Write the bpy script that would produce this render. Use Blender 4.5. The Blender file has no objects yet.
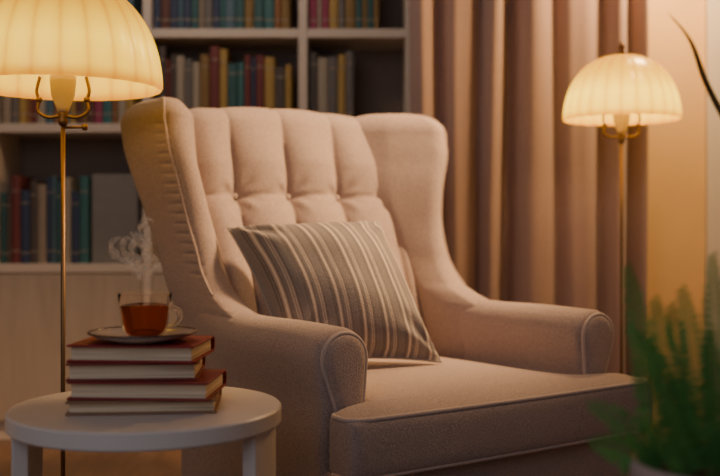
import bpy, math, random
import numpy as np
from mathutils import Vector, Matrix
random.seed(11); rng=np.random.RandomState(5)
C=bpy.context.scene.collection
HZ=0.825
def P(u,v,d): return Vector(((u-360)/1000*d, d, HZ+(225-v)/1000*d))

# ---------------------------------------------------------------- materials
def new_mat(name):
    m=bpy.data.materials.new(name); m.use_nodes=True
    nt=m.node_tree; b=nt.nodes['Principled BSDF']; return m,nt,b
def mixrgb(nt,fac,a,b,mode='MIX'):
    n=nt.nodes.new('ShaderNodeMix'); n.data_type='RGBA'; n.blend_type=mode
    if hasattr(fac,'links'): nt.links.new(fac,n.inputs[0])
    else: n.inputs[0].default_value=fac
    for i,c in ((6,a),(7,b)):
        if hasattr(c,'links'): nt.links.new(c,n.inputs[i])
        else: n.inputs[i].default_value=(*c,1)
    return n.outputs[2]
def objco(nt):
    return nt.nodes.new('ShaderNodeTexCoord').outputs['Object']
def noise(nt,scale,detail=3,co=None,rough=.5):
    n=nt.nodes.new('ShaderNodeTexNoise'); n.inputs['Scale'].default_value=scale
    n.inputs['Detail'].default_value=detail; n.inputs['Roughness'].default_value=rough
    nt.links.new(co if co else objco(nt),n.inputs['Vector']); return n.outputs['Fac']
def ramp(nt,fac,stops,const=False):
    r=nt.nodes.new('ShaderNodeValToRGB'); nt.links.new(fac,r.inputs[0])
    if const: r.color_ramp.interpolation='CONSTANT'
    e=r.color_ramp.elements
    while len(e)<len(stops): e.new(.5)
    for i,(p,c) in enumerate(stops):
        e[i].position=p; e[i].color=(*c,1)
    return r.outputs[0]
def math_(nt,op,a,b=None):
    n=nt.nodes.new('ShaderNodeMath'); n.operation=op
    for i,x in enumerate((a,b)):
        if x is None: continue
        if hasattr(x,'links'): nt.links.new(x,n.inputs[i])
        else: n.inputs[i].default_value=x
    return n.outputs[0]
def bump(nt,b,h,strength=.3,dist=.002):
    n=nt.nodes.new('ShaderNodeBump'); n.inputs['Strength'].default_value=strength
    n.inputs['Distance'].default_value=dist
    nt.links.new(h,n.inputs['Height']); nt.links.new(n.outputs[0],b.inputs['Normal'])
def fabric(name,col,col2,scale=450,bs=.5,rough=.9,sheen=.15):
    m,nt,b=new_mat(name)
    n1=noise(nt,scale,2); n2=noise(nt,6,3)
    r=ramp(nt,n1,[(.35,tuple(c for c in col2)),(.62,col)])
    c=mixrgb(nt,.25,r,mixrgb(nt,n2,tuple(x*.75 for x in col),tuple(min(1,x*1.2) for x in col)))
    nt.links.new(c,b.inputs['Base Color']); b.inputs['Roughness'].default_value=rough
    b.inputs['Sheen Weight'].default_value=sheen
    bump(nt,b,n1,bs,.0015); return m
def plain(name,col,rough=.5,metal=0,var=.12,scale=20,bs=.0):
    m,nt,b=new_mat(name)
    n=noise(nt,scale,4)
    c=mixrgb(nt,n,tuple(x*(1-var) for x in col),tuple(min(1,x*(1+var)) for x in col))
    nt.links.new(c,b.inputs['Base Color']); b.inputs['Roughness'].default_value=rough
    b.inputs['Metallic'].default_value=metal
    if bs: bump(nt,b,n,bs,.002)
    return m
def wood(name,a,bcol,stretch=(1,12,12),rough=.45):
    m,nt,b=new_mat(name)
    mp=nt.nodes.new('ShaderNodeMapping'); mp.inputs['Scale'].default_value=stretch
    nt.links.new(objco(nt),mp.inputs[0])
    n=noise(nt,3,5,mp.outputs[0],.6)
    c=ramp(nt,n,[(.3,a),(.7,bcol)]); nt.links.new(c,b.inputs['Base Color'])
    b.inputs['Roughness'].default_value=rough; bump(nt,b,n,.1,.001); return m

M_chair=fabric('armchair_tweed',(.475,.36,.31),(.265,.205,.185),340,1.0)
M_pipe=fabric('armchair_piping_cloth',(.60,.48,.42),(.44,.35,.31))
M_brass=plain('aged_brass',(.24,.15,.075),.45,1,.15)
M_darkwood=wood('dark_leg_wood',(.05,.025,.015),(.10,.05,.03))
M_white=plain('painted_table_white',(.76,.69,.63),.35,0,.05,6)
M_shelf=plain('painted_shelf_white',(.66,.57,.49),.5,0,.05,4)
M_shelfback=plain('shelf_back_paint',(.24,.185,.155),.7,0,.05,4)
M_door=wood('cabinet_pale_wood',(.42,.34,.27),(.50,.41,.33),(10,10,1),.5)
M_wall=plain('wall_plaster',(.72,.48,.22),.9,0,.05,8,.05)
M_wallL=plain('ceiling_plaster',(.5,.45,.4),.9,0,.05,8)
M_floor=wood('oak_floor',(.14,.08,.045),(.24,.14,.08),(12,1,1),.4)
M_trim=plain('trim_paint',(.66,.60,.54),.5,0,.04,5)

# ---------------------------------------------------------------- mesh utils
import bmesh
def mesh(name,V,F,mat,parent=None,smooth=True,loc=None,rot=None,mats=None,fm=None):
    me=bpy.data.meshes.new(name); me.from_pydata([tuple(map(float,v)) for v in V],[],[tuple(f) for f in F])
    me.update()
    if smooth:
        for p in me.polygons: p.use_smooth=True
    for m in (mats or [mat]): me.materials.append(m)
    if fm is not None:
        for p,i in zip(me.polygons,fm): p.material_index=i
    o=bpy.data.objects.new(name,me); C.objects.link(o)
    if parent: o.parent=parent
    if loc is not None: o.location=loc
    if rot is not None: o.rotation_euler=rot
    bm=bmesh.new(); bm.from_mesh(me); bmesh.ops.recalc_face_normals(bm,faces=bm.faces); bm.to_mesh(me); bm.free()
    return o
def empty(name,loc,rotz=0,label='',cat='',group=None):
    o=bpy.data.objects.new(name,None); C.objects.link(o); o.location=loc; o.rotation_euler=(0,0,rotz)
    o.empty_display_size=.1
    tag(o,label,cat,group); return o
def tag(o,label,cat,group=None):
    o['label']=label; o['category']=cat
    if group: o['group']=group
def struct(o): o['kind']='structure'; return o
def bevel(o,w=.004,seg=3):
    b=o.modifiers.new('bevel','BEVEL'); b.width=w; b.segments=seg; b.limit_method='ANGLE'; b.angle_limit=.6; return o
def subsurf(o,l=2):
    s=o.modifiers.new('sub','SUBSURF'); s.levels=l; s.render_levels=l; return o
def boxdata(x0,x1,y0,y1,z0,z1):
    V=[(x,y,z) for z in (z0,z1) for y in (y0,y1) for x in (x0,x1)]
    F=[(0,2,3,1),(4,5,7,6),(0,1,5,4),(2,6,7,3),(0,4,6,2),(1,3,7,5)]
    return V,F
def box(name,x0,x1,y0,y1,z0,z1,mat,parent=None,bev=.003,**k):
    V,F=boxdata(x0,x1,y0,y1,z0,z1); o=mesh(name,V,F,mat,parent,smooth=False,**k)
    if bev: bevel(o,bev)
    return o
def lathe(name,prof,mat,parent=None,n=48,mod=None,loc=None,rot=None):
    V=[];F=[]
    m=len(prof)
    for i,(r,z) in enumerate(prof):
        for j in range(n):
            a=2*math.pi*j/n; rr=r*(mod(a,i/(m-1)) if mod else 1)
            V.append((rr*math.cos(a),rr*math.sin(a),z))
    for i in range(m-1):
        for j in range(n):
            k=(j+1)%n; F.append((i*n+j,i*n+k,(i+1)*n+k,(i+1)*n+j))
    return mesh(name,V,F,mat,parent,loc=loc,rot=rot)
def catmull(pts,n):
    pts=[np.array(p,float) for p in pts]; out=[]
    for i in range(len(pts)-1):
        p0=pts[max(i-1,0)];p1=pts[i];p2=pts[i+1];p3=pts[min(i+2,len(pts)-1)]
        for t in np.linspace(0,1,n,endpoint=False):
            out.append(.5*((2*p1)+(-p0+p2)*t+(2*p0-5*p1+4*p2-p3)*t*t+(-p0+3*p1-3*p2+p3)*t**3))
    out.append(pts[-1]); return out
def tubedata(path,rad,n=10,closed=False):
    path=[Vector(p) for p in path]; m=len(path); V=[];F=[]
    rads=rad if hasattr(rad,'__len__') else [rad]*m
    def tan(i):
        if closed: return (path[(i+1)%m]-path[i-1]).normalized()
        return (path[min(i+1,m-1)]-path[max(i-1,0)]).normalized()
    t=tan(0); up=Vector((0,0,1)) if abs(t.z)<.9 else Vector((1,0,0))
    nrm=(up-t*up.dot(t)).normalized()
    for i in range(m):
        t=tan(i); nrm=(nrm-t*nrm.dot(t)).normalized(); bn=t.cross(nrm)
        for j in range(n):
            a=2*math.pi*j/n; V.append(path[i]+(nrm*math.cos(a)+bn*math.sin(a))*rads[i])
    for i in range(m if closed else m-1):
        k=(i+1)%m
        for j in range(n):
            l=(j+1)%n; F.append((i*n+j,i*n+l,k*n+l,k*n+j))
    if not closed: F.append(tuple(range(n))[::-1]); F.append(tuple((m-1)*n+j for j in range(n)))
    return V,F
def tube(name,path,rad,mat,parent=None,n=10,closed=False,**k):
    V,F=tubedata(path,rad,n,closed); return mesh(name,V,F,mat,parent,**k)
def joind(ds):
    V=[];F=[]
    for v,f in ds:
        o=len(V); V+=list(v); F+=[tuple(i+o for i in q) for q in f]
    return V,F
def hull_ring(circles,n,a0):
    A=a0+np.linspace(0,2*math.pi,361)[:-1]; pts=[]
    for a in A:
        d=np.array((math.cos(a),math.sin(a)))
        best=max(circles,key=lambda c:c[0]*d[0]+c[1]*d[1]+c[2])
        pts.append(np.array(best[:2])+best[2]*d)
    pts=np.array(pts); q=np.vstack([pts,pts[:1]])
    L=np.concatenate([[0],np.cumsum(np.linalg.norm(np.diff(q,axis=0),axis=1))])
    s=np.linspace(0,L[-1],n+1)[:-1]
    return np.stack([np.interp(s,L,q[:,0]),np.interp(s,L,q[:,1])],1)
def cub(xs,ys,x):
    xs=np.array(xs,float);ys=np.array(ys,float);h=np.diff(xs);d=np.diff(ys)/h
    m=np.zeros(len(xs)); m[0]=d[0];m[-1]=d[-1]
    for i in range(1,len(xs)-1):
        m[i]=0 if d[i-1]*d[i]<=0 else 2*d[i-1]*d[i]/(d[i-1]+d[i])
    i=int(min(max(np.searchsorted(xs,x)-1,0),len(xs)-2)); t=(x-xs[i])/h[i]; t=min(max(t,0),1)
    return (2*t**3-3*t*t+1)*ys[i]+(t**3-2*t*t+t)*h[i]*m[i]+(-2*t**3+3*t*t)*ys[i+1]+(t**3-t*t)*h[i]*m[i+1]
def loftdata(rings,cap0=True,cap1=True):
    V=[];F=[];n=len(rings[0])
    for r in rings: V+=list(r)
    for i in range(len(rings)-1):
        for j in range(n):
            k=(j+1)%n; F.append((i*n+j,i*n+k,(i+1)*n+k,(i+1)*n+j))
    if cap0: F.append(tuple(range(n))[::-1])
    if cap1: F.append(tuple((len(rings)-1)*n+j for j in range(n)))
    return V,F
def voxcage(xs,ys,zs,mask):
    vid={};V=[];F=[]
    def g(i,j,k):
        if (i,j,k) not in vid: vid[(i,j,k)]=len(V); V.append([xs[i],ys[j],zs[k]])
        return vid[(i,j,k)]
    nx,ny,nz=len(xs)-1,len(ys)-1,len(zs)-1
    def occ(i,j,k): return 0<=i<nx and 0<=j<ny and 0<=k<nz and mask(.5*(xs[i]+xs[i+1]),.5*(ys[j]+ys[j+1]))
    for i in range(nx):
        for j in range(ny):
            for k in range(nz):
                if not occ(i,j,k): continue
                if not occ(i,j,k-1): F.append((g(i,j,k),g(i,j+1,k),g(i+1,j+1,k),g(i+1,j,k)))
                if not occ(i,j,k+1): F.append((g(i,j,k+1),g(i+1,j,k+1),g(i+1,j+1,k+1),g(i,j+1,k+1)))
                if not occ(i-1,j,k): F.append((g(i,j,k),g(i,j,k+1),g(i,j+1,k+1),g(i,j+1,k)))
                if not occ(i+1,j,k): F.append((g(i+1,j,k),g(i+1,j+1,k),g(i+1,j+1,k+1),g(i+1,j,k+1)))
                if not occ(i,j-1,k): F.append((g(i,j,k),g(i+1,j,k),g(i+1,j,k+1),g(i,j,k+1)))
                if not occ(i,j+1,k): F.append((g(i,j+1,k),g(i,j+1,k+1),g(i+1,j+1,k+1),g(i+1,j+1,k)))
    return V,F

# ---------------------------------------------------------------- camera
cam=bpy.data.cameras.new('camera'); co=bpy.data.objects.new('camera',cam); C.objects.link(co)
co.location=(0,0,HZ); co.rotation_euler=(math.pi/2,0,0)
cam.lens=50; cam.sensor_width=36; cam.shift_y=-13/720; cam.clip_start=.05
cam.dof.use_dof=True; cam.dof.focus_distance=1.90; cam.dof.aperture_fstop=2.5
bpy.context.scene.camera=co

# ---------------------------------------------------------------- room
struct(box('floor',-2.1,2.0,-1.2,4.2,-.05,0,M_floor,bev=0))
struct(box('wall_back',-2.1,2.0,4.1,4.2,0,2.6,M_wall,bev=0))
struct(box('wall_left',-2.2,-2.1,-1.2,4.2,0,2.6,M_wallL,bev=0))
struct(box('wall_right',2.0,2.1,-1.2,4.2,0,2.6,M_wallL,bev=0))
struct(box('ceiling',-2.2,2.1,-1.2,4.2,2.6,2.7,M_wallL,bev=0))
struct(box('wall_alcove',1.0,1.30,3.70,4.1,0,2.6,M_wall,bev=.004))
struct(box('trim_1',1.275,1.345,3.67,3.698,0,2.6,M_trim))
struct(box('baseboard_back',1.35,2.0,4.08,4.1,0,.1,M_trim))
m,nt,b=new_mat('dusk_glass'); b.inputs['Base Color'].default_value=(.02,.05,.06,1); b.inputs['Roughness'].default_value=.1
b.inputs['Emission Color'].default_value=(.10,.2,.24,1); b.inputs['Emission Strength'].default_value=.25
V1,F1=joind([boxdata(*q) for q in ((.30,.36,4.03,4.1,.8,2.2),(.92,.98,4.03,4.1,.8,2.2),(.30,.98,4.03,4.1,.72,.8),(.30,.98,4.03,4.1,2.2,2.28),(.63,.66,4.04,4.1,.8,2.2))])
w=mesh('window_1',V1,F1,M_trim,smooth=False); struct(w)
mesh('window_pane',*boxdata(.36,.92,4.07,4.08,.8,2.2),m,w,smooth=False)

# ---------------------------------------------------------------- bookshelf
SH=empty('bookshelf',(0,0,0),0,'off-white built-in bookshelf with closed lower cabinets','bookshelf')
sy0,sy1=3.80,4.08
ups=[-1.40,-.81,-.217,.19]
for x in ups: box('upright',x-.017,x+.017,sy0,sy1,0,2.4,M_shelf,SH)
lv=[.66,1.194,1.555,1.93]
for z in lv: 
    for a,bb in zip(ups[:-1],ups[1:]):
        box('shelf',a+.0172,bb-.0172,sy0+.003,sy1,z-.017,z+.017,M_shelf,SH)
box('top_panel',-1.42,.207,sy0-.01,sy1,2.4,2.44,M_shelf,SH)
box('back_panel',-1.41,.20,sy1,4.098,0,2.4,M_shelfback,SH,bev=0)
for a,bb in zip(ups[:-1],ups[1:]):
    box('cabinet_door',a+.02,bb-.02,sy0-.001,sy0+.018,.08,.638,M_door,SH)
box('plinth',-1.40,.19,sy0+.03,sy0+.05,0,.078,M_shelf,SH)

cols=[(.035,.11,.12),(.05,.16,.17),(.24,.15,.05),(.42,.28,.08),(.17,.04,.04),(.30,.05,.11),(.04,.06,.12),(.32,.26,.20),(.15,.14,.135),(.09,.075,.07),(.27,.12,.05),(.07,.10,.07),(.38,.33,.26),(.12,.05,.04),(.08,.15,.20)]
BM=[plain('book_cloth',c,.6,0,.1,30) for c in cols]
M_pages=plain('book_page_paper',(.40,.33,.25),.8,0,.06,60)
cnames=['dark teal','teal','brown ochre','ochre','dark red','magenta','navy','beige','grey','charcoal','rust orange','dark green','cream','maroon','blue']
def shelf_book(x,z,t,h,d,ci,grp,lean=0):
    V1,F1=boxdata(0,t,0,.004,0,h); V2,F2=boxdata(0,.0025,.004,d,0,h); V3,F3=boxdata(t-.0025,t,.004,d,0,h)
    V4,F4=boxdata(.0025,t-.0025,.004,d-.005,.003,h-.004)
    n=8; Vs=[];Fs=[]
    for k in range(n+1):
        a=math.pi*k/n; Vs+= [(t/2-math.cos(a)*t/2,-math.sin(a)*.006,0),(t/2-math.cos(a)*t/2,-math.sin(a)*.006,h)]
    for k in range(n): Fs.append((2*k,2*k+2,2*k+3,2*k+1))
    band=[boxdata(.001,t-.001,-.0068,.001,h*q,h*q+.004) for q in (.14,.82)]
    V,F=joind([(V1,F1),(V2,F2),(V3,F3),(Vs,Fs),(V4,F4)]+band)
    fm=[0]*(18+n)+[1]*6+[1]*12
    o=mesh('shelf_book',V,F,None,smooth=False,mats=[BM[ci],M_pages],fm=fm,loc=(x,sy0+.03,z))
    o.rotation_euler=(0,lean,0)
    size='tall' if h>.27 else 'short'; thick='thick' if t>.032 else 'slim'
    tag(o,f'{size} {thick} {cnames[ci]} cloth book upright on white bookshelf','book',grp)
    return o
def fill(x0,x1,z,hmin,hmax,grp,end=None,pal=None):
    x=x0; last=-1
    while True:
        t=random.uniform(.014,.040)
        if x+t>(end if end is not None else x1): break
        h=random.uniform(hmin,hmax); ci=last
        while ci==last: ci=random.choice(pal) if pal else random.randrange(len(cols))
        last=ci
        shelf_book(x,z+.0175,t,h,random.uniform(.15,.19),ci,grp)
        x+=t+.0012
    return x
fill(-.79,-.24,1.555,.24,.29,'books on the top shelf',pal=[0,8,9,7,2,12,1,6,13,8,10,14])
fill(-.197,.17,1.555,.23,.28,'books on the top shelf',end=.08,pal=[2,0,1,5,8,14,3,12])
fill(-.77,-.24,1.194,.215,.30,'books on the middle shelf',pal=[0,1,3,8,4,5,9,7,14,2,6,3,12,11,12,9,8,5])
xe=fill(-.195,.17,1.194,.24,.28,'books on the middle shelf',end=-.02,pal=[8,3,9,7,3,2,8,12])
fill(-1.37,-.83,1.194,.23,.28,'books on the middle shelf')
xe=fill(-1.375,-.83,.66,.26,.34,'books on the lower shelf',end=-1.02,pal=[0,6,9,1,8,12,14,10,9,7,4,6])
fill(-1.375,-.83,1.555,.24,.29,'books on the top shelf')
bx=box('storage_box',xe+.01,-.85,sy0+.03,sy0+.22,.6775,1.02,plain('grey_card',(.24,.23,.22),.7),bev=.004)
tag(bx,'plain grey storage box beside books on the shelf','box')

# ---------------------------------------------------------------- curtains
def curtain(name,x0,x1,y,z0,z1,nf,amp,mat,label,seed):
    r=np.random.RandomState(seed); n=nf*40; nz=40; V=[];F=[]
    ph=r.uniform(0,6,3)
    for k in range(nz+1):
        t=k/nz; z=z0+(z1-z0)*t
        for i in range(n+1):
            s=i/n; q=s*nf+.17*math.sin(s*10+ph[0])+.07*math.sin(s*23+ph[1])
            A=amp*(1+.45*math.sin(s*13+ph[2]))
            w=math.sin(2*math.pi*q+.30*math.sin(t*2.5+s*5))
            yy=y-A*w-.006*math.sin(2*math.pi*q*2+1)*(.6+.4*math.sin(t*3))
            xx=x0+(x1-x0)*s+.008*math.sin(t*4+s*12)
            V.append((xx,yy,z))
    for k in range(nz):
        for i in range(n):
            a=k*(n+1)+i; F.append((a,a+1,a+n+2,a+n+1))
    o=mesh(name,V,F,mat); s=o.modifiers.new('thick','SOLIDIFY'); s.thickness=.003
    tag(o,label,'curtain'); return o
M_cur=fabric('mauve_linen',(.39,.27,.245),(.30,.205,.185),300,.3)
curtain('curtain',.17,.99,3.50,.02,2.44,6,.036,M_cur,'dusty mauve linen curtain in deep folds beside bookshelf',3)
rod=empty('curtain_rod',(0,3.50,2.47),0,'brass curtain rod above curtains','curtain rod')
tube('rod',[(.1,0,0),(1.2,0,0)],.012,M_brass,rod)
for x in (.1,1.2): lathe('finial',[(0,-.03),(.02,-.02),(.026,0),(.02,.02),(0,.03)],M_brass,rod,n=16,loc=(x,0,0))
tube('bracket',[(.24,0,0),(.24,.3,0),(.24,.595,0)],.008,M_brass,rod)
tube('bracket',[(1.1,0,0),(1.1,.1,0),(1.1,.195,0)],.008,M_brass,rod)

# ---------------------------------------------------------------- lamps
NR=24
def shade_mat(s,H):
    m,nt,b=new_mat('glowing_ribbed_glass')
    g=nt.nodes.new('ShaderNodeSeparateXYZ'); nt.links.new(objco(nt),g.inputs[0])
    mr=nt.nodes.new('ShaderNodeMapRange'); mr.inputs['From Min'].default_value=0; mr.inputs['From Max'].default_value=H
    nt.links.new(g.outputs[2],mr.inputs[0])
    c=ramp(nt,mr.outputs[0],[(0,(.50,.19,.004)),(.10,(.90,.50,.015)),(.34,(1,.61,.022)),(.64,(.58,.29,.006)),(1,(.13,.045,.001))])
    an=math_(nt,'ARCTAN2',g.outputs[1],g.outputs[0])
    rib=math_(nt,'ABSOLUTE',math_(nt,'SINE',math_(nt,'MULTIPLY',an,NR/2)))
    rb=ramp(nt,rib,[(0,(.78,.66,.45)),(.45,(.93,.90,.84)),(.95,(1,1,1))])
    c=mixrgb(nt,1.0,c,rb,'MULTIPLY')
    nt.links.new(c,b.inputs['Emission Color']); b.inputs['Emission Strength'].default_value=s
    b.inputs['Base Color'].default_value=(.34,.18,.012,1); b.inputs['Roughness'].default_value=.3
    tr=nt.nodes.new('ShaderNodeBsdfTranslucent'); tr.inputs[0].default_value=(.95,.66,.03,1)
    mx=nt.nodes.new('ShaderNodeMixShader'); mx.inputs[0].default_value=.14
    nt.links.new(b.outputs[0],mx.inputs[1]); nt.links.new(tr.outputs[0],mx.inputs[2])
    nt.links.new(mx.outputs[0],nt.nodes['Material Output'].inputs['Surface']); return m
M_socket=plain('cream_socket',(.7,.55,.38),.4)
M_brown=plain('warm_bronze',(.30,.15,.06),.4,.7)
def floor_lamp(loc,R,zr,zb,es,bs,label,switch=True):
    m,nt,b=new_mat('bulb_glow'); b.inputs['Emission Color'].default_value=(1,.66,.38,1); b.inputs['Emission Strength'].default_value=bs
    L=empty('floor_lamp',loc,0,label,'lamp','brass floor lamps')
    H=R*1.12
    prof=[]
    for i in range(25):
        a=i/24*math.pi/2
        prof.append((R*(math.cos(a)**.85 if i<24 else .0)*1.0+ .001, H*math.sin(a)))
    prof=[(R*.985,-R*.02)]+prof[:-1]+[(.012,H)]
    lathe('lamp_shade',prof,shade_mat(es,H),L,n=NR*10,mod=lambda a,t:1+.012*abs(math.sin(a*NR/2))-.006,loc=(0,0,zr))
    lathe('base',[(0,0),(.13,0),(.135,.006),(.13,.014),(.05,.02),(.018,.035),(.012,.05)],M_brass,L)
    tube('pole',[(0,0,.03),(0,0,.5),(0,0,zb)],.0048,M_brass,L,n=14)
    lathe('pole_joint',[(0,-.018),(.008,-.018),(.011,-.008),(.008,0),(.011,.006),(.008,.014),(0,.015)],M_brass,L,n=20,loc=(0,0,zb))
    for s in (-1,1):
        p=catmull([(0,0,zb+.004),(s*.03,0,zb-.001),(s*.052,0,zb+.012),(s*.050,0,zb+.035),(s*.055,0,zb+.055),(s*.048,0,zb+.085)],8)
        tube('bracket',p,.0036,M_brass,L,n=8)
        lathe('bracket_ball',[(0,-.008),(.006,-.004),(.007,0),(.006,.004),(0,.008)],M_brass,L,n=12,loc=(s*.050,0,zb+.036))
    lathe('socket',[(0,.010),(.012,.010),(.014,.02),(.024,.045),(.027,.075),(.027,.085),(0,.085)],M_socket,L,n=24,loc=(0,0,zb))
    lathe('bulb',[(0,0),(.012,.0),(.014,.02),(.028,.045),(.030,.062),(.022,.082),(0,.09)],m,L,n=24,loc=(0,0,zb+.086))
    lathe('finial',[(0,0),(.014,0),(.016,.006),(.008,.011),(.009,.020),(.011,.027),(.008,.034),(.003,.040),(0,.046)],M_brown,L,n=16,loc=(0,0,zr+H-.002))
    if switch:
        tube('switch',[(0,0,zb-.022),(.03,-.005,zb-.022),(.045,-.008,zb-.022)],[.003,.003,.003],M_brass,L,n=8)
        lathe('switch_knob',[(0,-.006),(.006,-.005),(.007,0),(.006,.005),(0,.006)],M_brass,L,n=12,loc=(.048,-.008,zb-.022),rot=(0,math.pi/2,0))
    return L
floor_lamp((-.297*2.09,2.09,0),.203,HZ+.138*2.09,HZ+.108*2.09,2.4,16,'brass floor lamp with glowing ribbed glass dome beside side table')
floor_lamp((.2615*3.0,3.0,0),.171,HZ+.106*3.0,HZ+.090*3.0-.006,3.8,50,'brass floor lamp with glowing ribbed glass dome beside curtain',False)

# ---------------------------------------------------------------- side table
tcx,tcy=-.213*1.62,1.62; TZ=.533
T=empty('side_table',(tcx,tcy,0),0,'round white painted side table with slab legs','table')
R=.217
lathe('table_top',[(0,TZ-.028),(R-.003,TZ-.028),(R,TZ-.025),(R,TZ-.003),(R-.003,TZ),(0,TZ)],M_white,T,n=128)
for p in T.children[0].data.polygons: p.use_smooth=False
for a in (-8,187):
    a=math.radians(a); V=[];F=[]
    n=14
    for z_,sp_ in ((TZ-.029,.34),(.20,.29),(0.0,.27)):
        for rr_ in (.208,.184):
            for k in range(n+1):
                t=a+(k/n-.5)*2*sp_; V.append((rr_*math.cos(t),rr_*math.sin(t),z_))
    m_=n+1
    for l in range(2):
        o0=l*2*m_; o1=(l+1)*2*m_
        for k in range(n):
            F.append((o0+k,o0+k+1,o1+k+1,o1+k)); F.append((o0+m_+k,o1+m_+k,o1+m_+k+1,o0+m_+k+1))
        F.append((o0,o1,o1+m_,o0+m_)); F.append((o0+n,o0+m_+n,o1+m_+n,o1+n))
    for k in range(n): F.append((k,m_+k,m_+k+1,k+1)); F.append((4*m_+k,4*m_+k+1,5*m_+k+1,5*m_+k))
    bevel(mesh('leg',V,F,M_white,T,smooth=False),.002)
box('crossbar',-.182,.182,-.018,.018,.10,.125,M_white,T)

# ---------------------------------------------------------------- table books
def red(name,c): return plain(name,c,.55,0,.22,45,.15)
m,nt,b=new_mat('page_edges'); sp=nt.nodes.new('ShaderNodeSeparateXYZ'); nt.links.new(objco(nt),sp.inputs[0])
cmb=nt.nodes.new('ShaderNodeCombineXYZ'); nt.links.new(math_(nt,'MULTIPLY',sp.outputs[2],900),cmb.inputs[2])
nt.links.new(math_(nt,'MULTIPLY',sp.outputs[0],3),cmb.inputs[0])
nn=noise(nt,1,2,cmb.outputs[0]); nt.links.new(ramp(nt,nn,[(.3,(.50,.37,.23)),(.6,(.84,.66,.45))]),b.inputs['Base Color']); b.inputs['Roughness'].default_value=.8
M_edge=m
z=TZ+.0005
specs=[(.230,.155,.021,(.002,-.005),5,(.30,.155,.085),'worn tan-brown hardback book at bottom of stack'),
       (.220,.150,.028,(.006,-.008),-3,(.25,.025,.022),'dark red hardback book in stack on side table'),
       (.202,.148,.028,(-.014,.002),4,(.22,.03,.022),'maroon hardback book in stack on side table'),
       (.200,.150,.027,(-.006,.0),-4,(.30,.014,.014),'red hardback book on top of stack under saucer')]
for (w_,d_,h_,(ox,oy),yaw,colr,lab) in specs:
    B=empty('hardback_book',(tcx+ox,tcy+oy,z),math.radians(yaw),lab,'book','hardback books stacked on side table')
    bt=.0034
    mat=red('red_cloth',colr); x0,x1,y0,y1=-w_/2,w_/2,-d_/2,d_/2
    n=10; Vs=[];Fs=[]
    for k in range(n+1):
        a=math.pi*k/n-math.pi/2
        for rr,hh in ((1,h_/2),(.8,h_/2-bt)):
            for xx in (x0,x1): Vs.append((xx,y1-.003+math.cos(a)*.010*rr,h_/2+math.sin(a)*hh))
    for k in range(n):
        q=4*k; Fs+=[(q,q+1,q+5,q+4),(q+2,q+6,q+7,q+3),(q,q+4,q+6,q+2),(q+1,q+3,q+7,q+5)]
    V,F=joind([boxdata(x0,x1,y0,y1-.003,0,bt),boxdata(x0,x1,y0,y1-.003,h_-bt,h_),(Vs,Fs)])
    bevel(mesh('cover',V,F,mat,B,smooth=False),.0012,3)
    Vp=[];Fp=[];n=8
    for k in range(n+1):
        t=k/n; zz=bt+.0002+(h_-2*bt-.0004)*t; yy=y0+.006+.003*math.sin(math.pi*t)
        for xx,y_ in ((x0+.005,yy),(x1-.005,yy),(x1-.005,y1-.004),(x0+.005,y1-.004)): Vp.append((xx,y_,zz))
    for k in range(n):
        for j in range(4): Fp.append((4*k+j,4*k+(j+1)%4,4*k+4+(j+1)%4,4*k+4+j))
    Fp+=[(3,2,1,0),(4*n,4*n+1,4*n+2,4*n+3)]
    mesh('pages',Vp,Fp,M_edge,B,smooth=False)
    z+=h_+.0004
# saucer
SZ=z
M_por=plain('glazed_porcelain',(.52,.45,.41),.12,0,.04); M_rimc=plain('dark_glaze_rim',(.12,.06,.05),.2)
sx,syy=-.217*1.60,1.60
S=empty('saucer',(sx,syy,SZ),0,'white porcelain saucer with dark rim on stacked books','saucer')
lathe('plate',[(0,0),(.045,0),(.048,.002),(.06,.004),(.075,.009),(.084,.014),(.085,.0155),(.083,.016),(.073,.0115),(.058,.0065),(.045,.0045),(0,.004)],M_por,S,n=64)
lathe('rim',[(.0835,.0135),(.0862,.0142),(.0868,.0158),(.085,.0172),(.0825,.0165),(.0835,.0135)],M_rimc,S,n=64)
# cup
m,nt,b=new_mat('clear_glass'); b.inputs['Transmission Weight'].default_value=1; b.inputs['Roughness'].default_value=.02; b.inputs['IOR'].default_value=1.08
b.inputs['Base Color'].default_value=(1,.97,.94,1); M_glass=m
m,nt,b=new_mat('black_tea'); b.inputs['Transmission Weight'].default_value=.8; b.inputs['Roughness'].default_value=.05; b.inputs['IOR'].default_value=1.1
b.inputs['Base Color'].default_value=(.56,.115,.018,1); M_tea=m
CZ=SZ+.0046
K=empty('tea_cup',(-.215*1.595,1.595,CZ),0,'clear glass cup of amber tea standing on saucer','cup')
q_=1.05
lathe('cup_body',[(r*q_,z_) for r,z_ in [(0,0),(.024,0),(.0265,.002),(.0312,.009),(.0342,.020),(.0368,.036),(.0392,.056),(.0405,.072),(.0399,.0725),(.0393,.072),(.0378,.056),(.0354,.036),(.0326,.0205),(.0295,.0105),(.024,.005),(0,.004)]],M_glass,K,n=64)
lathe('tea',[(r*q_,z_) for r,z_ in [(0,.0046),(.0235,.0056),(.0288,.0110),(.0319,.0208),(.0347,.036),(.0368,.0530),(0,.0530)]],M_tea,K,n=64)
tube('handle',catmull([(.0385,0,.048),(.046,-.001,.050),(.056,-.002,.044),(.056,-.002,.031),(.046,-.001,.021),(.0358,0,.018)],8),.0034,M_glass,K,n=12)
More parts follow.
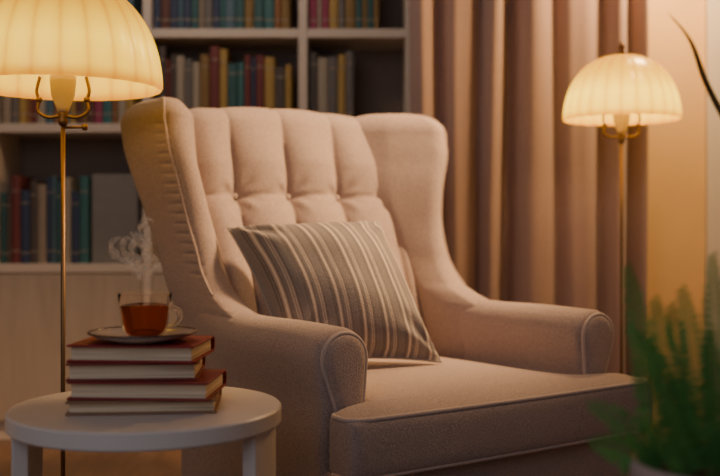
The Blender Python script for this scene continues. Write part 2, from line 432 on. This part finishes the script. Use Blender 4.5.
# steam
m,nt,b=new_mat('steam_vapour'); nt.nodes.remove(b)
df=nt.nodes.new('ShaderNodeBsdfDiffuse'); df.inputs[0].default_value=(.95,.92,.88,1)
tl=nt.nodes.new('ShaderNodeBsdfTranslucent'); tl.inputs[0].default_value=(.95,.92,.88,1)
ad=nt.nodes.new('ShaderNodeMixShader'); ad.inputs[0].default_value=.5; nt.links.new(df.outputs[0],ad.inputs[1]); nt.links.new(tl.outputs[0],ad.inputs[2])
tp_=nt.nodes.new('ShaderNodeBsdfTransparent'); mxs=nt.nodes.new('ShaderNodeMixShader')
mr=nt.nodes.new('ShaderNodeMapRange'); mr.inputs[1].default_value=.36; mr.inputs[2].default_value=.66; mr.inputs[3].default_value=.02; mr.inputs[4].default_value=.36
nt.links.new(noise(nt,90,5,rough=.65),mr.inputs[0]); nt.links.new(mr.outputs[0],mxs.inputs[0])
nt.links.new(tp_.outputs[0],mxs.inputs[1]); nt.links.new(ad.outputs[0],mxs.inputs[2]); nt.links.new(mxs.outputs[0],nt.nodes['Material Output'].inputs['Surface'])
def stp(lst,dy=0): 
    out=[]
    for (u,v) in lst: 
        p=P(u,v,1.595); out.append((p.x,1.595+dy+.004*math.sin(v*.2),p.z))
    return catmull(out,8)
paths=[([(141,280),(137,271),(129,263),(119,258),(112,250),(113,241),(121,237)],.0056,0),
       ([(139,278),(133,268),(126,258),(121,247),(126,238),(133,243)],.0046,.010),
       ([(146,280),(151,272),(156,265),(152,256),(143,249),(138,240),(138,228),(146,219),(154,222)],.0056,.004),
       ([(143,279),(146,270),(149,259),(146,246),(141,234),(144,226)],.0050,-.008),
       ([(134,278),(134,268),(141,259),(147,250),(150,240),(147,232),(151,226)],.0046,-.002),
       ([(138,280),(141,270),(136,260),(131,250),(134,241),(130,232)],.0046,.004)]
ds=[]
for l,r,dy in paths:
    p=stp(l,dy); n=len(p); ds.append(tubedata(p,[r*(.25+.9*math.sin(math.pi*min(1,(i+1)/n)*.97))*(1+.3*math.sin(i*.5)) for i in range(n)],12))
V,F=joind(ds); st=mesh('steam',V,F,m); st['kind']='stuff'; tag(st,'thin white wisps of steam rising from tea cup','steam')

# ---------------------------------------------------------------- armchair
ROT=math.radians(34.8)
A=empty('armchair',(.05,2.42,0),ROT,'mauve-beige tweed wingback armchair with tufted back','armchair')
NX,bw=170,.345
ZR=.900
DX,DZ=.158,.21
X0=-.058
def yf(z): return .168+.36*(z-.44)
path=[]
ZC=1.094
for zz in np.linspace(.36,ZC,130): path.append((yf(zz),zz,-1,.36,zz))
a0=math.atan(.36); rr=.055
cy,cz=yf(ZC)+rr*math.cos(a0),ZC-rr*math.sin(a0)
path2=[(cy-rr*math.cos(a),cz+rr*math.sin(a),-math.cos(a),math.sin(a),ZC+rr*(a-a0)) for a in np.linspace(a0,math.pi,26)[1:]]
path3=[(cy+rr-.36*(ZC-z_) if z_>.55 else cy+rr-.36*(ZC-.55),z_,1,0,2) for z_ in np.linspace(1.05,.16,20)]
allpth=path+path2+path3
V=[];F=[]
def fold(s,p): 
    s=s-math.floor(s); return max(0.0,4*s*(1-s))**p
BT=[(X0+i*DX,ZR) for i in range(-2,3) if abs(X0+i*DX)<.29]
def surf(x,zl):
    f1=fold((x-X0)/DX,.50); 
    if zl>ZR: g=.46+.54*min(1,(zl-ZR)/.085)**.55
    elif zl>ZR-DZ/2: g=.42+.58*fold((zl-ZR)/DZ,.55)
    else: g=1.0
    top=max(0.0,min(1,(zl-.97)/.17)); top=top*top*(3-2*top)
    h=.052*(f1*g*(1-top)+ (.60+.20*f1)*top)
    if zl>ZC: 
        f=min(1,(zl-ZC)/.15); h*=1-f*f*(3-2*f)
    for bx_,bz_ in BT:
        dx,dz=x-bx_,zl-bz_
        r2=dx*dx+dz*dz
        if r2<.02:
            h-=.010*math.exp(-r2/.0018)+.010*math.exp(-r2/.00025)
            r=math.sqrt(r2)+1e-6; h-=.004*math.exp(-((r-.035)/.022)**2)*math.cos(6*math.atan2(dz,dx)+math.pi/2)
    e=max(0,x-.24)/.10 if x>0 else max(0,-x-.275)/.10
    return h*(1-.6*min(1,e)**2)-.055*min(e,1.1)**2
for (py,pz,ny,nz_,zl) in allpth:
    ln=math.hypot(ny,nz_); ny/=ln;nz_/=ln
    for i in range(NX+1):
        x=-bw+2*bw*i/NX
        h=surf(x,zl) if zl<1.35 else 0
        zoff=-.022*(abs(x)/bw)**2*max(0,(pz-.8)/.3)
        V.append((x,py+ny*h,pz+nz_*h*.65+zoff))
n=NX+1
for k in range(len(allpth)-1):
    for i in range(NX): a=k*n+i; F.append((a,a+1,a+n+1,a+n))
F.append(tuple(k*n for k in range(len(allpth)))); F.append(tuple(k*n+NX for k in range(len(allpth)))[::-1]); F.append(tuple(range(n)));
mesh('backrest',V,F,M_chair,A)
for bx_,bz_ in BT:
    lathe('tufting_button',[(0,-.003),(.009,-.002),(.0105,.002),(.007,.006),(0,.007)],M_chair,A,n=20,loc=(bx_,yf(bz_)+.011,bz_),rot=(math.radians(90-19),0,0))
# wings
ZT=[.40,.585,.61,.628,.645,.67,.74,.85,.95,1.02,1.08]
tab=dict(Fx=[.350,.352,.352,.352,.350,.350,.352,.372,.397,.415,.420],Fy=[.08,.00,.02,.065,.115,.168,.225,.250,.252,.256,.268],
         Ox=[.355,.360,.363,.366,.37,.375,.385,.405,.425,.437,.440],Oy=[.28,.29,.295,.30,.308,.32,.345,.385,.425,.45,.465],
         Ix=[.31,.31,.31,.31,.308,.305,.30,.285,.275,.265,.262],Iy=[.22,.25,.26,.27,.278,.29,.32,.36,.39,.415,.43],
         Mx=[.33,.33,.33,.33,.328,.325,.32,.322,.332,.338,.338],My=[.16,.17,.18,.19,.205,.23,.275,.305,.325,.335,.345])
def wring(z,sg):
    g={k:cub(ZT,v,z) for k,v in tab.items()}
    k=max(0,min(1,(z-.68)/.3)); k=k*k*(3-2*k)
    if sg>0:
        d=-.046*k
        return [(g['Fx']+d,g['Fy'],.038),(g['Ox']+d*.6,g['Oy'],.034),(g['Ix']+d*1.8,g['Iy']-.010*k,.03),(g['Mx']+d*1.4,g['My'],.044)]
    return [(g['Fx']-.004*k,g['Fy']+.012*k,.036),(g['Ox'],g['Oy'],.034),(g['Ix']+.055*k,g['Iy'],.03),(g['Mx']+.038*k,g['My'],.036)]
zs=list(np.linspace(.40,.58,6))+list(np.linspace(.585,1.08,170))
for sgn in (1,-1):
    DH=.068 if sgn>0 else .062
    rings=[]; pp=[]
    def pleat(r_,z_,F0):
        out=[]
        ph=(z_*1000%24)/24; gr=math.exp(-((ph-.5)/.16)**2)
        dr=np.array((.85,-.53)); pc=np.array((F0[0]+dr[0]*.039,F0[1]+dr[1]*.039))
        for q in r_:
            d=math.hypot(*(q-pc)); side=(q[1]-pc[1])>-.002 and q[0]>F0[0]
            f=math.exp(-((d-.022)/.028)**2)*gr*.005 if side and z_>.70 else 0
            out.append((q[0]-f,q[1]+f*.3))
        return np.array(out)
    for z_ in zs:
        W=wring(z_,sgn); r_=hull_ring(W,96,-math.pi/2); F0=W[0]
        r_=pleat(r_,z_,F0); rings.append([(sgn*x,y,z_) for x,y in r_])
        if z_>.66:
            d=np.array((.85,-.53)); q_=F0[2]+.0015; pp.append((sgn*(F0[0]+d[0]*q_),F0[1]+d[1]*q_,z_))
    base=hull_ring(wring(1.08,sgn),96,-math.pi/2); c0=base.mean(0)
    for th in np.linspace(0,math.pi/2,16)[1:]:
        sc=max(.02,math.cos(th)**.8) if th<1.57 else .02
        rings.append([(sgn*(c0[0]+(x-c0[0])*sc),c0[1]+(y-c0[1])*sc,1.08+DH*math.sin(th)) for x,y in base])
        if th<1.2:
            F0=wring(1.08,sgn)[0]; q_=F0[2]+.0015; X=F0[0]+.85*q_; Y=F0[1]-.53*q_
            pp.append((sgn*(c0[0]+(X-c0[0])*sc),c0[1]+(Y-c0[1])*sc,1.08+DH*math.sin(th)))
    V,F=loftdata(rings); w_=mesh('wing',V,F,M_chair,A)
    tube('piping',pp[::2]+[pp[-1]],.0034,M_chair,w_,n=8)
# arms
YE=-.350
AT=.628
YA=[YE,-.2,-.05,.06,.13,.18,.23,.30]
ZTOP=[AT,.630,.628,.632,.638,.645,.645,.645]
for sgn in (1,-1):
    def acirc(y):
        zt=cub(YA,ZTOP,y); w=cub([YE,.05,.3],[.060,.052,.030],y)
        return [(.354,zt-w,w),(.350,.40,.040),(.352,.17,.038)]
    ys=list(np.linspace(YE,.27,44))
    rings=[]
    def key(y,inset=0,yy=None):
        r_=hull_ring([(a,b_,max(.004,r-inset)) for a,b_,r in acirc(y)],64,math.pi/2)
        out=[]
        zt=cub(YA,ZTOP,y)
        for x,z_ in r_:
            k=math.exp(-((z_-(zt-.15))/.05)**2)*.010*max(0,min(1,(.15-y)/.2))
            out.append((sgn*(x-(k if x>.352 else -k)),y if yy is None else yy,z_))
        return out
    for ins,yy in ((.014,YE-.014),(.006,YE-.012),(.002,YE-.007)): rings.append(key(YE,ins,yy))
    for y in ys: rings.append(key(y))
    V,F=loftdata(rings); ar=mesh('armrest',V,F,M_chair,A)
    def pan(ins,yy):
        r_=hull_ring([(.354,AT-.060,.048-ins),(.343,.50,.029-ins),(.338,.445,.022-ins)],72,math.pi/2)
        return [(sgn*x,yy,z_) for x,z_ in r_]
    V,F=loftdata([pan(0,YE-.0135),pan(.001,YE-.023),pan(.006,YE-.027),pan(.018,YE-.029)]); mesh('facing_panel',V,F,M_chair,ar)
    tube('piping',pan(-.002,YE-.0195),.0046,M_pipe,ar,n=8,closed=True)
# seat cushion
CX,CY=.440,-.460
CL=-.402
ZB,ZE=.356,.468
YN=YE-.031
xs=[CL,CL+.035,-.32,-.288,-.15,0,.15,.288,.32,CX-.035,CX]
ys=[CY,CY+.03,YN-.02,YN,-.2,-.02,.12,.16]
zs_=[ZB,ZB+.016,ZE-.016,ZE]
V,F=voxcage(xs,ys,zs_,lambda x,y: (y<YN) or abs(x)<.29)
def inside(x,y):
    if y<-.32: d=min(CX-x,x-CL,y-CY)
    else: d=min(.288-abs(x)+.02,.16-y+.02,y-CY)
    return max(0,d)
for v in V:
    x,y,z_=v
    if z_>ZE-.001:
        d=inside(x,y); v[2]+=.022*(1-math.exp(-d/.035))
        f=max(0,1-(x/.34)**2)*max(0,1-((y+.15)/.29)**2); v[2]+=.008*f
    if y<CY+.001: v[1]-=.010*max(0,1-(x/CX)**2)+(.008 if ZB+.001<z_<ZE-.001 else 0)
cu=subsurf(mesh('seat_cushion',V,F,M_chair,A),3)
def piping_path(z_,ins):
    o=[]
    def arc(cx_,cy_,r,a0,a1):
        for a in np.linspace(a0,a1,9): o.append((cx_+r*math.cos(a),cy_+r*math.sin(a),z_))
    r=.026; XL=CL+ins; X=CX-ins; Yf=CY+ins; yb=YN-.026
    o.append((-.385,YN-.004,z_)); arc(XL+r,yb,r,math.pi*.75,math.pi); arc(XL+r,Yf+r,r,math.pi,1.5*math.pi)
    for x in np.linspace(XL+1.6*r,X-1.6*r,24): o.append((x,Yf-.0096*max(0,1-(x/CX)**2)-.001,z_))
    arc(X-r,Yf+r,r,-math.pi/2,0); arc(X-r,yb,r,0,math.pi*.25); o.append((.41,YN-.004,z_))
    return o
tube('piping',piping_path(ZE-.001,.0030),.0048,M_pipe,cu,n=8)
tube('piping',piping_path(ZB+.004,.0030),.0048,M_pipe,cu,n=8)
# base frame
xs=[-.395,-.38,-.2,0,.2,.38,.395]; ys=[-.435,-.42,-.2,.1,.27,.285]; zs_=[.155,.17,.344,.357]
V,F=voxcage(xs,ys,zs_,lambda x,y:True)
subsurf(mesh('seat_frame',V,F,M_chair,A),2)
for lx,ly in ((-.34,-.37),(.34,-.37),(-.32,.23),(.32,.23)):
    lathe('leg',[(0,0),(.014,0),(.016,.01),(.026,.13),(.028,.158),(0,.158)],M_darkwood,A,n=24,loc=(lx,ly,0))

# ---------------------------------------------------------------- pillow
TL=P(228,228,2.41);TR=P(380,222,2.54);BR=P(441,362,2.36);BL=P(286,366,2.24)
Cc=(TL+TR+BR+BL)/4; ex=((TR-TL)+(BR-BL)).normalized(); eyv=((TL-BL)+(TR-BR)); eyv=(eyv-ex*eyv.dot(ex)*.55).normalized()
ez=ex.cross(eyv).normalized()
if ez.y>0: ez=-ez
n=60; V=[];F=[]
def bil(s,t):
    return (BL*(1-s)+BR*s)*(1-t)+(TL*(1-s)+TR*s)*t
Mx=Matrix((ex,ez.cross(ex),ez)).transposed()
inv=Mx.inverted()
for side in (1,-1):
    for j in range(n+1):
        for i in range(n+1):
            a=2*i/n-1;b_=2*j/n-1
            aa=a*(1-.085*(1-b_*b_)) ; bb=b_*(1-.085*(1-a*a))
            p=bil((aa+1)/2,(bb+1)/2)
            e=((1-a*a)*(1-b_*b_)); h=(.135 if side==1 else .035)*e**.48 if e>0 else 0
            rad=math.hypot(abs(a)-1,abs(b_)-1); ang=math.atan2(abs(a)-1,abs(b_)-1)
            wr=.0065*math.sin(ang*9)*math.exp(-((rad-.35)/.25)**2)*(1 if e>0 else 0)
            wr+=.005*math.sin(5*a+3*b_)*math.sin(4*b_-2*a)*e
            q=inv@(p-Cc+ez*side*(h+wr*(1 if side==1 and e>0 else 0)))
            V.append(q)
N=(n+1)**2
for j in range(n):
    for i in range(n):
        a=j*(n+1)+i; F.append((a,a+1,a+n+2,a+n+1)); F.append((N+a,N+a+n+1,N+a+n+2,N+a+1))
bd=[i for i in range(n+1)]+[j*(n+1)+n for j in range(1,n+1)]+[n*(n+1)+i for i in range(n-1,-1,-1)]+[j*(n+1) for j in range(n-1,0,-1)]
for k in range(len(bd)): 
    a=bd[k]; b_=bd[(k+1)%len(bd)]; F.append((a,N+a,N+b_,b_))
m,nt,b=new_mat('striped_weave')
sp=nt.nodes.new('ShaderNodeSeparateXYZ'); uvn=nt.nodes.new('ShaderNodeUVMap'); uvn.uv_map='UVMap'; nt.links.new(uvn.outputs[0],sp.inputs[0])
frc=math_(nt,'FRACT',math_(nt,'MULTIPLY',sp.outputs[0],6.9))
G=(.30,.27,.265); Dk=(.09,.075,.075); Cm=(.86,.73,.60); Tn=(.42,.35,.32)
st_=[(0,G),(.20,Dk),(.225,G),(.28,Dk),(.305,Tn),(.37,Cm),(.45,Tn),(.51,Dk),(.535,G),(.655,Tn),(.68,Cm),(.71,G),(.76,Cm),(.785,Tn),(.845,Dk),(.87,G)]
c=ramp(nt,frc,st_,True); nf=noise(nt,340,2)
c=mixrgb(nt,.6,c,mixrgb(nt,nf,(.15,.15,.15),(1,1,1)),'MULTIPLY')
nt.links.new(c,b.inputs['Base Color']); b.inputs['Roughness'].default_value=.9; bump(nt,b,nf,.8,.002)
pil=mesh('throw_pillow',V,F,m)
pil.matrix_world=Matrix.Translation(Cc)@Mx.to_4x4()
uv=pil.data.uv_layers.new(name='UVMap')
for lp in pil.data.loops:
    k=lp.vertex_index%N; uv.data[lp.index].uv=((k%(n+1))/n,(k//(n+1))/n)
tag(pil,'square taupe cushion with cream and dark stripes on armchair seat','cushion')
pv_=[pil.data.vertices[k].co.copy() for k in bd]
tube('seam_piping',pv_,.0028,fabric('cushion_seam',(.38,.34,.32),(.28,.24,.23)),pil,n=6,closed=True)

# ---------------------------------------------------------------- fern
FX,FY=.385,1.06
M_pot=plain('blush_clay',(.45,.35,.32),.8,0,.12,12,.1); M_soil=plain('soil',(.05,.03,.02),1,0,.4,60,.6)
m,nt,b=new_mat('fern_green'); nn=noise(nt,14,3); nt.links.new(ramp(nt,nn,[(.3,(.05,.19,.05)),(.7,(.15,.36,.09))]),b.inputs['Base Color'])
b.inputs['Roughness'].default_value=.5
tr=nt.nodes.new('ShaderNodeBsdfTranslucent'); tr.inputs[0].default_value=(.12,.36,.08,1); mx=nt.nodes.new('ShaderNodeMixShader'); mx.inputs[0].default_value=.3
nt.links.new(b.outputs[0],mx.inputs[1]); nt.links.new(tr.outputs[0],mx.inputs[2]); nt.links.new(mx.outputs[0],nt.nodes['Material Output'].inputs['Surface']); M_fern=m
PZ=.378
ps=empty('plant_stand',(FX,FY,0),0,'small round dark wooden plant stand under fern','plant stand')
lathe('top',[(0,PZ-.02),(.10,PZ-.02),(.105,PZ-.01),(.10,PZ),(0,PZ)],M_darkwood,ps)
for k in range(3):
    a=k*2.094+.5; tube('leg',[(.075*math.cos(a),.075*math.sin(a),PZ-.022),(.11*math.cos(a),.11*math.sin(a),.001)],[.010,.008],M_darkwood,ps)
fern=empty('potted_fern',(FX,FY,PZ+.001),0,'leafy green fern in blush clay pot','potted plant')
lathe('pot',[(0,0),(.060,0),(.064,.004),(.088,.155),(.092,.168),(.097,.172),(.097,.192),(.093,.196),(.086,.192),(.084,.175),(.08,.15),(0,.14)],M_pot,fern)
lathe('soil',[(0,.178),(.05,.18),(.083,.172)],M_soil,fern)
def frond(az,tilt,L,curl,seed,rb=.02,wk=1.0):
    r=np.random.RandomState(seed); ns=max(12,int(L/.0078)); ds=[]; p=Vector((rb*math.cos(az),rb*math.sin(az),.177)); el=tilt
    pts=[p.copy()]
    for i in range(ns):
        el2=el-curl*(i/ns)**1.6
        p=p+Vector((math.cos(az)*math.cos(el2),math.sin(az)*math.cos(el2),math.sin(el2)))*L/ns; pts.append(p.copy())
    ds.append(tubedata(pts,[.0013*(1-.7*i/ns) for i in range(ns+1)],5))
    ft=Vector((r.uniform(-.5,.5),-1,r.uniform(-.1,.3))).normalized()
    for i in range(2,ns+1):
        t=i/ns; ll=(.0165*math.sin(math.pi*min(1,(t*.74+.22)))**.8*r.uniform(.85,1.1)+.003)*wk
        tg=(pts[i]-pts[i-1]).normalized(); side=tg.cross(ft).normalized(); up=side.cross(tg)
        for s in (-1,1):
            d=(side*s*.95+tg*.22+up*r.uniform(-.25,.25)).normalized(); wv=tg*.0037*(1.1-.35*t)
            b0=pts[i]+tg*(.002*s); V=[b0]
            m_=5
            for k in range(1,m_+1):
                q=k/m_; c_=b0+d*ll*q-Vector((0,0,1))*ll*.18*q*q; ww=wv*(math.sin(math.pi*min(q*.80+.15,1))**.6) if k<m_ else wv*.15
                V+=[c_-ww,c_+ww]
            F=[(0,1,2)]+[(2*k-1,2*k+1,2*k+2,2*k) for k in range(1,m_)]
            ds.append((V,F))
    V,F=joind(ds); return mesh('frond',V,F,M_fern,fern)
fs=[(172,84,.225,.12,.065,1),(178,86,.19,.2,.045,1),(95,88,.235,.1,.01,1),(200,74,.18,.5,.03,1),(180,62,.115,.9,.06,1),(0,85,.225,.15,.035,1),(330,76,.20,.5,.02,1),(160,88,.20,.2,.02,1),(30,78,.20,.4,.02,1.1),(265,74,.14,.7,.02,1.1),(174,40,.085,.8,.06,1.1),(300,82,.18,.4,.03,1.1),(150,76,.17,.5,.03,1.1),(240,80,.17,.3,.03,1.1),(10,80,.20,.4,.055,1.1),(120,84,.18,.2,.04,1.1),(215,64,.10,.8,.05,1.1)]
for k,(az,ti,L,cu_,rb_,wk_) in enumerate(fs): frond(math.radians(az),math.radians(ti),L,cu_,k,rb_,wk_)

# tall plant out of frame whose long leaf arcs by the wall
m,nt,b=new_mat('dark_leaf'); nn=noise(nt,10,3); nt.links.new(ramp(nt,nn,[(.3,(.03,.02,.012)),(.7,(.06,.04,.02))]),b.inputs['Base Color']); b.inputs['Roughness'].default_value=.5; M_dl=m
tp=empty('potted_plant',(1.36,3.2,0),0,'tall plant with long dark strap leaves by the window','potted plant')
lathe('pot',[(0,0),(.11,0),(.14,.26),(.145,.28),(.13,.28),(.125,.25),(0,.25)],M_pot,tp)
def leaf(pts,w):
    p=catmull(pts,8); n_=len(p); V=[];F=[]
    for i,q in enumerate(p):
        t=i/(n_-1); ww=w*math.sin(math.pi*(t*.86+.14))**.8 if t<1 else 0
        V+=[(q[0]-ww,q[1],q[2]),(q[0],q[1]+ww*.5,q[2]),(q[0]+ww,q[1],q[2])]
    for i in range(n_-1):
        a=3*i; F+=[(a,a+1,a+4,a+3),(a+1,a+2,a+5,a+4)]
    return mesh('leaf',V,F,M_dl,tp)
def PL(u,v): q=P(u,v,3.2); return (q.x-1.36,0,q.z)
leaf([(0,0,.25),(.02,0,.7),PL(765,190),PL(728,125),PL(706,82),PL(690,40),PL(667,12)],.013)
leaf([(0,.02,.25),(.03,0,.8),(.10,0,1.3),(.22,0,1.5)],.014)
leaf([(0,-.02,.25),(.05,-.05,.7),(.12,-.1,1.1),(.25,-.16,1.2)],.014)

# ---------------------------------------------------------------- lights
def aim(o,loc,tgt):
    o.location=loc; o.rotation_euler=(Vector(tgt)-Vector(loc)).to_track_quat('-Z','Y').to_euler()
def area(name,loc,tgt,size,power,col):
    l=bpy.data.lights.new(name,'AREA'); l.size=size; l.energy=power; l.color=col
    o=bpy.data.objects.new(name,l); C.objects.link(o); aim(o,loc,tgt); return o
def spot(name,loc,tgt,rad,ang,power,col,blend=.8):
    l=bpy.data.lights.new(name,'SPOT'); l.shadow_soft_size=rad; l.energy=power; l.color=col
    l.spot_size=math.radians(ang); l.spot_blend=blend
    o=bpy.data.objects.new(name,l); C.objects.link(o); aim(o,loc,tgt); return o
spot('chair_key_spot',(1.22,2.38,2.30),(.0,2.62,.95),.12,52,390,(1,.61,.31),1.0)  # added key light on the chair back and seat, no real fixture
area('curtain_graze_fill',(1.14,3.22,2.02),(.75,3.6,1.1),.14,24,(1,.60,.26))  # added out of view to graze the curtain folds and warm the alcove wall
area('shelf_fill_light',(-.7,2.9,2.45),(-.6,3.9,1.0),.6,7,(1,.80,.62))  # added fill to brighten the bookcase, not a fitted lamp
area('room_fill_light',(-.9,-.8,1.9),(0,2.4,.6),1.8,14,(.84,.87,1.0))
w=bpy.data.worlds.new('world'); bpy.context.scene.world=w; w.use_nodes=True
w.node_tree.nodes['Background'].inputs[0].default_value=(.55,.56,.66,1); w.node_tree.nodes['Background'].inputs[1].default_value=.085
